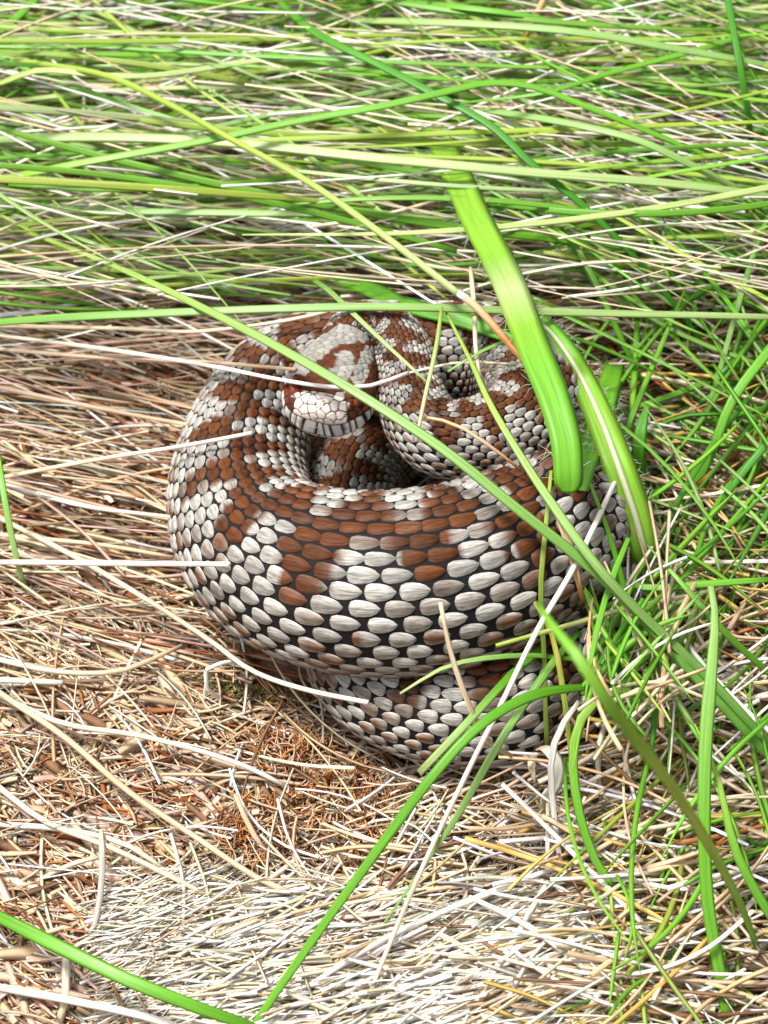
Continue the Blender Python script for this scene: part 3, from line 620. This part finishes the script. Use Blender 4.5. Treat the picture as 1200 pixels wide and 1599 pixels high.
# ---- jointed brown stem
bs = bpy.data.objects.new('jointed_stem', None); COL.objects.link(bs); o0 = px(785, 190, .002); bs.location = o0; bs.empty_display_size = .005
bs['label'] = 'upright orange brown jointed stem in the farthest grass'; bs['category'] = 'plant stem'
part('lower_stem', [(785, 192, .2), (795, 130, 1.8), (800, 92, 2.8)], 11, [STRAWS['tan'], STRAWS['orange'], STRAWS['orange']], 'tube', bs, o0, None, M_STRAW)
part('joint', [(799, 94, 2.75), (802, 86, 2.95), (806, 78, 3.1)], 15, [STRAWS['rust'], STRAWS['rust'], STRAWS['orange']], 'tube', bs, o0, [.8, 1, .8], M_STRAW)
part('upper_stem', [(805, 80, 3.05), (822, 55, 3.5), (840, 20, 4), (858, -20, 4.4)], 12, [STRAWS['orange'], STRAWS['gold'], STRAWS['tan']], 'tube', bs, o0, None, M_STRAW)
# ---- broad hairy leaves
def hairs(parent, P, wv, o0, n, length, seedv):
    r_ = np.random.default_rng(seedv); VV, FF, CC = [], [], []; base = 0
    T = np.gradient(P, axis=0); T /= np.linalg.norm(T, axis=1)[:, None]
    sd_ = np.cross(T, [0, -.35, 1.]); sd_ /= np.linalg.norm(sd_, axis=1)[:, None]; up = np.cross(sd_, T)
    for _ in range(n):
        i = r_.integers(1, len(P)-1); s = r_.choice([-1, 1], p=[.35, .65]); L = length*r_.uniform(.5, 1.3)
        p0 = P[i]+sd_[i]*s*wv[i]*.49; d = sd_[i]*s*r_.uniform(.4, 1)+T[i]*r_.normal()*.7+up[i]*r_.normal()*.5; d /= np.linalg.norm(d)
        p1 = p0+d*L*.5; p2 = p0+d*L+np.array([0, 0, -1])*L*.2+r_.normal(size=3)*L*.15
        V, F, C, UV = strand(np.array([p0, p1, p2]), np.array([1, .8, .4])*.00012, 'tri', np.tile((.62, .68, .5), (3, 1)))
        VV.append(V); FF.append(F+base); CC.append(C); base += len(V)
    return obj('leaf_hairs', make_mesh('leaf_hairs', np.vstack(VV)-o0, np.vstack(FF), np.vstack(CC), np.zeros((base, 2))), M_BLADE, parent, kind='stuff')
def broad_leaf(label, pts, wpx, wprof, cols, midrib, nhair, seedv, roll=0.):
    P = resample(catmull(np.array([px(a, b_, c/100) for a, b_, c in pts]), 260), .0007); P = in_front(P, .002); n = len(P); t = np.linspace(0, 1, n)
    o0 = P[0].copy(); root = bpy.data.objects.new('broad_leaf', None); COL.objects.link(root); root.location = o0; root.empty_display_size = .005
    root['label'] = label; root['category'] = 'leaf'
    wv = np.interp(t, np.linspace(0, 1, len(wprof)), wprof)*wpx/8000
    De = np.concatenate([np.cumsum(np.linalg.norm(np.diff(P, axis=0), axis=1)[::-1])[::-1], [0]])/(wv*.5)
    wv = wv*np.sqrt(np.clip(1-np.clip(1-De, 0, .985)**2, 0, 1))
    cs = np.array(cols); cc = np.stack([np.interp(t, np.linspace(0, 1, len(cs)), cs[:, k]) for k in range(3)], 1)
    V, F, C, UV = strand(P, wv, 'flat', cc, roll, v0=seedv); F = cap(F, n, 8)
    UV[:, 1] *= 3
    obj('blade', make_mesh('blade', V-o0, F, C, UV), M_BLADE, root)
    if midrib:
        Pm = P+np.array([0, -.4, .9])*.00035
        V, F, C, UV = strand(Pm, wv*.2, 'tube', np.tile((.62, .66, .42), (n, 1))); obj('midrib', make_mesh('midrib', V-o0, F, C, UV), M_BLADE, root)
    if nhair: hairs(root, P, wv, o0, nhair, .0022, seedv)
    return root
LY, LG, LSHINE = (.25, .50, .03), (.17, .46, .025), (.46, .60, .22)  # the last, pale tone paints a reflection into the lime leaf colour
broad_leaf('long broad lime green leaf hanging down over the neck loop', [(612, 70, .3), (640, 125, 1.6), (678, 200, 2.9), (708, 262, 3.8), (745, 345, 4.8), (790, 432, 5.4), (832, 540, 5.8), (866, 625, 5.8), (884, 690, 5.6), (888, 740, 5.3), (888, 771, 5.0)], 50,
           [.8, .85, .9, 1, 1, 1.02, 1, 1, .96, .8], [LG, LY, LY, LY, LY, LY, LY, LY, LY, LY, LY, LY, LSHINE, LY, LG, LG, LG], False, 150, 1)
broad_leaf('folded tip of green leaf behind the long broad lime leaf', [(905, 765, 4.2), (915, 720, 4.0), (935, 660, 3.4), (950, 610, 2.6), (962, 566, 1.4)], 40, [.7, 1, 1, .9, .8], [LG, LG, LG], False, 60, 2)
broad_leaf('broad hairy leaf with pale midrib pointing down beside the coils', [(800, 470, 3.4), (860, 520, 3.8), (905, 585, 4.0), (940, 660, 4.0), (968, 735, 3.8), (990, 800, 3.3), (1004, 850, 2.8), (1010, 878, 2.4)], 50,
           [.5, .6, .75, .8, .9, 1, 1.05, .85], [LG, LG, LY, LY, LY], True, 260, 3)
broad_leaf('short upright green leaf behind the hairy midrib leaf', [(1000, 790, .3), (996, 730, 1.4), (1000, 680, 2.0), (1012, 630, 2.2)], 26, [.8, 1, .9, .3], [LG, (.08, .32, .02)], False, 0, 4)
broad_leaf('bent green leaf lying behind the viper back coil', [(500, 430, 1.6), (560, 445, 2.6), (640, 478, 3.4), (720, 500, 3.6), (800, 530, 3.4), (850, 560, 3)], 32, [.4, .9, 1, .9, .8, .3], [LG, (.12, .38, .02), (.12, .38, .02)], False, 0, 5)
broad_leaf('small curled green leaf among the far straws', [(500, 410, .3), (503, 380, 1), (535, 355, 1.6), (575, 325, 2), (605, 300, 2)], 20, [.5, .8, 1, 1, .4], [(.08, .33, .02), (.10, .38, .02)], False, 0, 6)
broad_leaf('dark green leaf tucked under the far grass blades', [(560, 320, .8), (600, 290, 1.8), (640, 250, 2.2), (690, 200, 2), (625, 100, 1)], 26, [.5, 1, 1, .8, .4], [(.06, .30, .02), (.10, .38, .02)], False, 0, 8)

# ---- random strands between them: families laid down by region of the ground
fam = []       # (kind, P, width array, cols, shape, score)
def family(kind, n, ur, vr, ang_, lr, wr, zr, cols, bend=.06, shape=None, tip=.2, arch=0., clump=0., okin=True, front=False):
    names = list(cols); pr = np.array([cols[c] for c in names], float); pr /= pr.sum()
    for _ in range(n):
        u, v = rng.uniform(*ur), rng.uniform(*vr); a = math.radians(rng.normal(*ang_)); L = rng.uniform(*lr); z = rng.uniform(*zr)
        if rng.random() < .5 and kind == 'straw': a += math.pi
        dx, dy = math.cos(a), math.sin(a); bd = rng.normal(0, bend)*L
        m = 5; pts = []
        dz = rng.normal(0, .25)*min(1, L/300)
        for k in range(m):
            t = k/(m-1)-.5; q = (1-4*t*t)
            pts.append(px(u+dx*t*L-dy*bd*q, v+dy*t*L+dx*bd*q, max(.05, z+dz*t*2+arch*(q-.6))/100))
        P = catmull(np.array(pts), max(6, int(L/35)+4))
        g = ground_z(P[:, 0], P[:, 1])
        P[:, 2] = np.maximum(P[:, 2], g+.0004+.0004*rng.random())
        if (kind == 'straw' or not okin) and not front:
            # rejected when it would run through the animal
            dd = np.linalg.norm(P[:, None, :]-CP[None, ::25, :], axis=2)/CR[None, ::25]
            if dd.min() < .93: continue
            if not okin or z < 2:
                uvp = proj(P); hitn = 0
                for p in P[::2]:
                    d = p-CAM; Ld = np.linalg.norm(d); h = BVH.ray_cast(Vector(CAM), Vector(d/Ld))
                    if h[0] is not None and h[3] > Ld: hitn += 1
                if hitn > 1: continue
        else:
            bad = False
            for p in P:
                d = p-CAM; Ld = np.linalg.norm(d); h = BVH.ray_cast(Vector(CAM), Vector(d/Ld))
                if h[0] is not None and proj(p)[0, 1] > 505 and proj(p)[0, 0] < 900: bad = True; break
            if bad: continue
            P = in_front(P)
        c = np.array(ALLC[names[rng.choice(len(names), p=pr)]])*rng.uniform(.75, 1.2)*np.array([rng.uniform(.9, 1.12), 1, rng.uniform(.85, 1.15)])
        w = rng.uniform(*wr); n_ = len(P); t = np.linspace(0, 1, n_)
        if kind == 'green':
            if rng.random() < .5: P = P[::-1]
            wv = np.interp(t, [0, .2, .7, 1], [.75, 1, .85, tip])*w/8000
            c2 = c*.75+np.array(GREENS['yellow'])*.25*rng.uniform(.3, 1.4); cc = c*(1-t[:, None])+c2*t[:, None]
        else:
            wv = np.interp(t, [0, 1], [1, rng.uniform(.4, 1)])*w/8000; cc = np.tile(c, (n_, 1))*(1+.12*np.sin(t*7+rng.uniform(0, 6)))[:, None]
        uvp = proj(P); vis = ((uvp[:, 0] > 0) & (uvp[:, 0] < 1200) & (uvp[:, 1] > 0) & (uvp[:, 1] < 1599)).mean()
        fam.append((kind, P, wv, cc, shape, w*L*vis*(1+z*.35), z))
SAGE = dict(bright=4, yellow=3, sage=3, mid=2, pale=2)
family('green', 150, (-200, 1350), (-80, 330), (1, 6), (500, 1300), (6, 14), (1.2, 4.3), SAGE, .03, arch=.6)
family('green', 120, (-200, 1350), (-80, 360), (-3, 10), (300, 800), (4, 9), (.8, 3.2), SAGE, .05, arch=.4)
family('green', 45, (-200, 900), (300, 470), (2, 7), (300, 900), (4, 9), (.8, 3.0), SAGE, .04, arch=.4)
family('green', 55, (-100, 1300), (-40, 420), (30, 9), (300, 800), (5, 11), (1.5, 4.2), dict(yellow=3, sage=3, bright=2), .04)
family('green', 150, (640, 1350), (-80, 430), (18, 22), (200, 600), (5, 11), (.6, 3.4), dict(bright=4, mid=4, sage=2, yellow=1), .06)
family('green', 60, (-100, 700), (-80, 200), (-18, 14), (200, 500), (5, 11), (.8, 3.0), dict(bright=3, mid=3, yellow=2), .06)
family('green', 90, (950, 1330), (420, 900), (-52, 18), (160, 420), (6, 13), (.4, 2.4), dict(bright=4, mid=4, deep=3), .06, okin=False)
family('green', 60, (930, 1330), (380, 900), (40, 14), (200, 500), (5, 10), (.6, 2.6), dict(bright=3, sage=3, mid=2), .05, okin=False)
family('green', 26, (840, 1000), (940, 1100), (-55, 25), (100, 260), (6, 12), (.4, 1.8), dict(bright=3, mid=3, deep=2), .08, okin=False)
family('green', 60, (900, 1320), (880, 1650), (60, 28), (120, 420), (5, 10), (.3, 2.0), dict(bright=4, mid=2, yellow=2, olive=1), .08, okin=False)
family('green', 40, (950, 1320), (1000, 1650), (-50, 25), (120, 360), (5, 9), (.3, 2.0), dict(bright=4, yellow=3, mid=2), .08, okin=False)
PALE = dict(cream=5, white=4, tan=3, pink=1, gold=.6)
family('straw', 650, (-150, 1300), (-80, 480), (3, 12), (120, 700), (3, 8), (.15, 1.8), dict(cream=5, white=4, tan=3, pink=1, gold=1, grey=1), .04)
family('straw', 200, (-150, 700), (330, 560), (8, 12), (150, 600), (3, 7), (.1, 1.0), dict(cream=4, white=3, pink=3, tan=2, grey=1), .04)
family('straw', 330, (-150, 330), (500, 1060), (14, 11), (120, 450), (3, 7), (.05, .5), dict(pink=3, tan=4, cream=4, white=2, rust=1, brown=1), .04)
family('straw', 260, (-100, 560), (1000, 1650), (24, 36), (60, 300), (3, 6.5), (.05, .5), dict(cream=4, white=4, tan=3, grey=2, brown=1), .09)
family('straw', 1500, (200, 1000), (1380, 1700), (-12, 15), (70, 300), (3, 7.5), (.03, .45), dict(white=7, cream=4, tan=1.2, grey=1), .05)
family('straw', 260, (560, 900), (1190, 1450), (-10, 30), (60, 240), (3, 7), (.03, .45), dict(white=4, cream=4, tan=3, brown=1), .07)
family('straw', 750, (840, 1330), (880, 1680), (-8, 30), (90, 380), (4, 9), (.05, 1.5), dict(cream=5, white=4, tan=3, gold=1.2, orange=.5, brown=1), .07)
family('straw', 420, (860, 1330), (330, 920), (10, 28), (120, 420), (4, 8), (.05, 1.6), dict(cream=4, tan=3, gold=2, orange=1.6, white=2, brown=1.5), .08)
family('green', 40, (905, 1060), (930, 1090), (-55, 18), (120, 300), (6, 12), (1.0, 4.0), dict(bright=3, mid=3, deep=2, sage=1), .08)
family('green', 22, (910, 1050), (940, 1080), (58, 14), (120, 240), (6, 10), (1.5, 4.2), dict(bright=3, sage=3, yellow=2), .06)
family('straw', 60, (915, 1060), (900, 1100), (-40, 35), (90, 260), (4, 8), (1.0, 3.8), dict(cream=4, white=2, tan=3, orange=1), .07, front=True)
family('straw', 330, (-150, 1300), (-80, 440), (6, 13), (200, 800), (3, 6.5), (1.4, 4.2), dict(cream=5, white=6, tan=1), .03, front=True)
fam_g = sorted([f for f in fam if f[0] == 'green'], key=lambda f: -f[5]); fam_s = sorted([f for f in fam if f[0] == 'straw'], key=lambda f: -f[5])
ALLC['olive'] = (.13, .14, .035)
LAND = [(810, 75, 'the jointed brown stem'), (965, 70, 'the folded white dead blade'), (1160, 120, 'the upright dark blade'), (440, 100, 'the short olive blade'),
        (132, 220, 'the thin white stalk'), (540, 350, 'the small curled leaf'), (640, 250, 'the dark tucked leaf'), (760, 360, 'the broad lime leaf'),
        (300, 180, 'the white-noded stalk'), (30, 30, 'the wide corner blade'), (1000, 370, 'the golden bent straw'), (1110, 700, 'the right tussock'),
        (870, 260, 'the dark diagonal blade'), (620, 105, 'the farthest pale blades'), (1040, 250, 'the down-curved sage blade'), (100, 350, 'the far brown litter'),
        (480, 490, 'the viper back coil'), (150, 480, 'the golden litter straw'), (960, 840, 'the hairy midrib leaf'), (905, 1250, 'the hooked blade'),
        (1105, 1300, 'the upright front blade'), (870, 1350, 'the bleached kinked straw'), (640, 1480, 'the white mat'), (160, 1380, 'the crooked grey twig'),
        (330, 1060, 'the forked twig'), (120, 860, 'the thick white straw'), (980, 1530, 'the short thick straw')]
def shade(c, kind):
    pal = {'bright green': 'bright', 'yellow green': 'yellow', 'sage green': 'sage', 'deep green': 'deep', 'fresh green': 'mid', 'pale green': 'pale'} if kind == 'green' else \
          {'cream': 'cream', 'white': 'white', 'tan': 'tan', 'pinkish': 'pink', 'golden': 'gold', 'orange': 'orange', 'grey': 'grey', 'rusty': 'rust', 'brown': 'brown'}
    h = lambda x: np.array(x)/np.linalg.norm(x)
    return min(pal, key=lambda k: np.linalg.norm(h(ALLC[pal[k]])-h(c))*2+abs(np.linalg.norm(ALLC[pal[k]])-np.linalg.norm(c))*.5)
def region_label(kind, P, wv, cc):
    uv = proj(P); ins = uv[(uv[:, 0] > 0) & (uv[:, 0] < 1200) & (uv[:, 1] > 0) & (uv[:, 1] < 1599)]
    u, v = (ins if len(ins) else uv).mean(0)
    lm = min(LAND, key=lambda L: math.hypot((L[0]-u), (L[1]-v)*1.6))[2]
    d = P[-1]-P[0]; a = abs(math.degrees(math.atan2(d[1], abs(d[0])+1e-9)))
    chord = np.linalg.norm(d); bow = np.linalg.norm(P[len(P)//2]-(P[0]+P[-1])/2)/chord
    lie = 'level' if a < 9 else 'slanting' if a < 45 else 'upright'
    bend = 'bowed' if bow > .045 else 'straight'
    wd = 'slender' if wv.max()*8000 < 7 else 'medium' if wv.max()*8000 < 10 else 'wide'
    up = P[:, 2].mean(); lay = 'on top' if up > .03 else 'buried' if up < .014 else 'halfway down'; ln = 'short' if chord < .045 else 'long' if chord > .10 else 'mid-length'
    nm = 'grass blade' if kind == 'green' else 'dry straw'
    gr = f'{nm}s by {lm}'
    return f'{ln} {wd} {shade(cc.mean(0), kind)} {bend} {nm}, {lie}, {lay}, by {lm}', gr
for lst, nm, mat, lim in ((fam_g, 'grass_strand', M_BLADE, 300-n_green), (fam_s, 'dry_straw', M_STRAW, 300-n_straw)):
    VV, FF, CC, UU_ = [], [], [], []; base = 0
    for i, (kind, P, wv, cc, shp, sc, z) in enumerate(lst):
        shape = 'blade' if (kind == 'green' and i < lim) else ('thin' if rng.random() < .6 else 'tube') if i < 1200 else 'tri'
        if i < lim: P2 = resample(np.hstack([P, wv[:, None], cc]), .006)
        else: P2 = np.hstack([P, wv[:, None], cc])
        P, wv, cc = P2[:, :3], P2[:, 3], P2[:, 4:]
        V, F, C, UV = strand(P, wv, shape, cc, rng.normal(0, .35), v0=rng.uniform(0, 9)); F = cap(F, len(P), len(ring_shape(shape)))
        if i < lim:
            lb, gr = region_label(kind, P, wv, cc)
            obj(nm, make_mesh(nm, V-P[0], F, C, UV), mat, None, P[0], lb, 'grass blade' if kind == 'green' else 'straw', gr)
        else:
            VV.append(V); FF.append(F+base); CC.append(C); UU_.append(UV); base += len(V)
    nm2 = 'grass_undergrowth' if mat is M_BLADE else 'straw_bed'
    obj(nm2, make_mesh(nm2, np.vstack(VV), np.vstack(FF), np.vstack(CC), np.vstack(UU_)), mat, kind='stuff',
        label='thin green grass filling the gaps between larger blades' if mat is M_BLADE else 'matted pale dry straw covering the ground', cat='grass' if mat is M_BLADE else 'straw')

# ---- fine litter: short fibres, vectorised
def litter(name, n, ur, vr, ang_, lr, wr, zr, palette, label, cat, curl=.25, mask=None, thick=.3):
    r_ = np.random.default_rng(abs(hash(name)) % 1000 if False else sum(map(ord, name)))
    u = r_.uniform(*ur, n); v = r_.uniform(*vr, n)
    if mask is not None: k = mask(u, v, r_); u, v = u[k], v[k]; n = len(u)
    d = (FWD*FPX)[None] + np.outer(u-CX, [1, 0, 0]) - np.outer(v-CY, UPV)
    t = -CAM[2]/d[:, 2]; P = CAM+d*t[:, None]
    a = np.radians(r_.normal(ang_[0], ang_[1], n)); L = r_.uniform(*lr, n)/8000
    dr = np.stack([np.cos(a), -np.sin(a)*1.25, r_.normal(0, .16, n)], 1); side = np.stack([np.sin(a), np.cos(a), np.zeros(n)], 1)
    cv = r_.normal(0, curl, n); W = r_.uniform(*wr, n)/8000
    z0 = ground_z(P[:, 0], P[:, 1]) + r_.uniform(*zr, n)**1.0/100
    ring = []
    for s_ in (-.5, -.17, .17, .5):
        Q = P + dr*(L*s_)[:, None] + side*(cv*L*(.25-s_*s_))[:, None]; Q[:, 2] = np.maximum(z0 + dr[:, 2]*L*s_, ground_z(Q[:, 0], Q[:, 1])+.0001); ring.append(Q)
    ring = np.stack(ring, 1)                                  # n,4,3
    # away from the animal
    foot = np.zeros(n, bool)
    for c_, r in zip(CP[::30], CR[::30]):
        foot |= (np.linalg.norm(P-np.array([c_[0], c_[1], 0]), axis=1) < r*.8) & (c_[2]-r < .012)
    keep = ~foot; ring, W, side, n = ring[keep], W[keep], side[keep], keep.sum()
    tw_ = np.array([.6, 1, .9, .45])
    off = [(-.5, -.1), (0, thick), (.5, -.1)]
    V = np.stack([ring + side[:, None]*(W[:, None]*tw_)[..., None]*ox + np.array([0, 0, 1])*(W[:, None]*tw_)[..., None]*oz for ox, oz in off], 2)   # n,4,3,3
    V = V.reshape(-1, 3)
    f = []
    for s_ in range(3):
        for k in range(3):
            f.append((s_*3+k, s_*3+(k+1) % 3, (s_+1)*3+(k+1) % 3, (s_+1)*3+k))
    F = (np.arange(n)[:, None, None]*12+np.array(f)[None]).reshape(-1, 4)
    pc = np.array([ALLC[c] for c in palette]); pw = np.array([palette[c] for c in palette], float)
    col = pc[r_.choice(len(pc), n, p=pw/pw.sum())]*r_.uniform(.6, 1.25, (n, 1))
    C = np.repeat(col, 12, 0); UV = np.stack([np.repeat(r_.random(n)*9, 12)+np.tile(np.repeat([0, .003, .006, .009], 3), n), np.repeat(r_.random(n)*9, 12)], 1)
    return obj(name, make_mesh(name, V, F, C, UV, smooth=True), M_LITTER, kind='stuff', label=label, cat=cat)
BRN = dict(brown=3, tan=5, pink=4, cream=4, rust=1.5, orange=.4, grey=1)
litter('brown_litter', 22000, (-420, 620), (330, 1800), (14, 30), (14, 85), (2.4, 8), (.0, .22), BRN, 'crumbled brown plant litter under the straws left of the coils', 'litter')
litter('dark_litter', 24000, (-500, 1700), (-350, 560), (4, 30), (15, 80), (2.2, 6), (.0, .3), dict(brown=6, rust=2, tan=1, pink=.5), 'brown litter beneath the far grass, darkened for the shaded gaps', 'litter')  # palette darkened, painting shade into the gaps between the far blades
litter('straw_litter', 16000, (560, 1400), (480, 1720), (-4, 40), (18, 90), (2.4, 6), (.0, .3), dict(tan=4, cream=4, brown=3, white=2, orange=1, rust=1), 'broken straw litter under the right straw bed', 'litter')
litter('bleached_litter', 15000, (180, 980), (1370, 1720), (-12, 16), (20, 110), (2.2, 5), (.1, .4), dict(white=6, cream=4, tan=1, grey=1.2), 'bleached fibres of the white mat', 'litter', .12,
       lambda u, v, r_: (v > 1400-((u-600)/60)+r_.normal(0, 30, len(u))))
litter('bark_flake', 2600, (-200, 700), (440, 1720), (14, 24), (40, 170), (9, 24), (.0, .16), dict(tan=4, pink=4, cream=2, brown=3, rust=1), 'flat tan flakes of rotted leaf and bark among the brown litter', 'litter', .1, None, .08)
litter('bleached_bundle', 1500, (330, 960), (1425, 1740), (-10, 11), (70, 240), (4, 11), (.2, .5), dict(white=6, cream=3, tan=.6), 'flattened bundles of bleached fibre on the white mat', 'litter', .14, None, .14)
def blob(cs):
    def f(u, v, r_):
        k = np.zeros(len(u), bool)
        for cx, cy, a, b_ in cs: k |= ((u-cx)/a)**2+((v-cy)/b_)**2 < r_.uniform(.3, 1.1, len(u))
        return k
    return f
litter('rusty_moss', 16000, (330, 920), (1090, 1400), (20, 70), (8, 32), (1.8, 4), (.0, .5), dict(rust=1.5, orange=2.5, tan=3, pink=2), 'rusty curled moss below the coils', 'moss', .5,
       blob([(800, 1205, 75, 45), (540, 1260, 90, 70), (450, 1180, 70, 40), (590, 1330, 60, 40), (400, 1310, 70, 60)]))
litter('olive_moss', 9000, (300, 520), (1020, 1130), (20, 70), (7, 24), (1.6, 3.6), (.0, .35), dict(olive=4, brown=4, gold=1, tan=1), 'dark olive moss at the edge of the lower coil', 'moss', .5, blob([(385, 1062, 85, 32), (460, 1085, 50, 22)]))
print('objects', len(bpy.data.objects), 'green', n_green, 'straw', n_straw, 'fam', len(fam_g), len(fam_s), 'scales', len(allV))
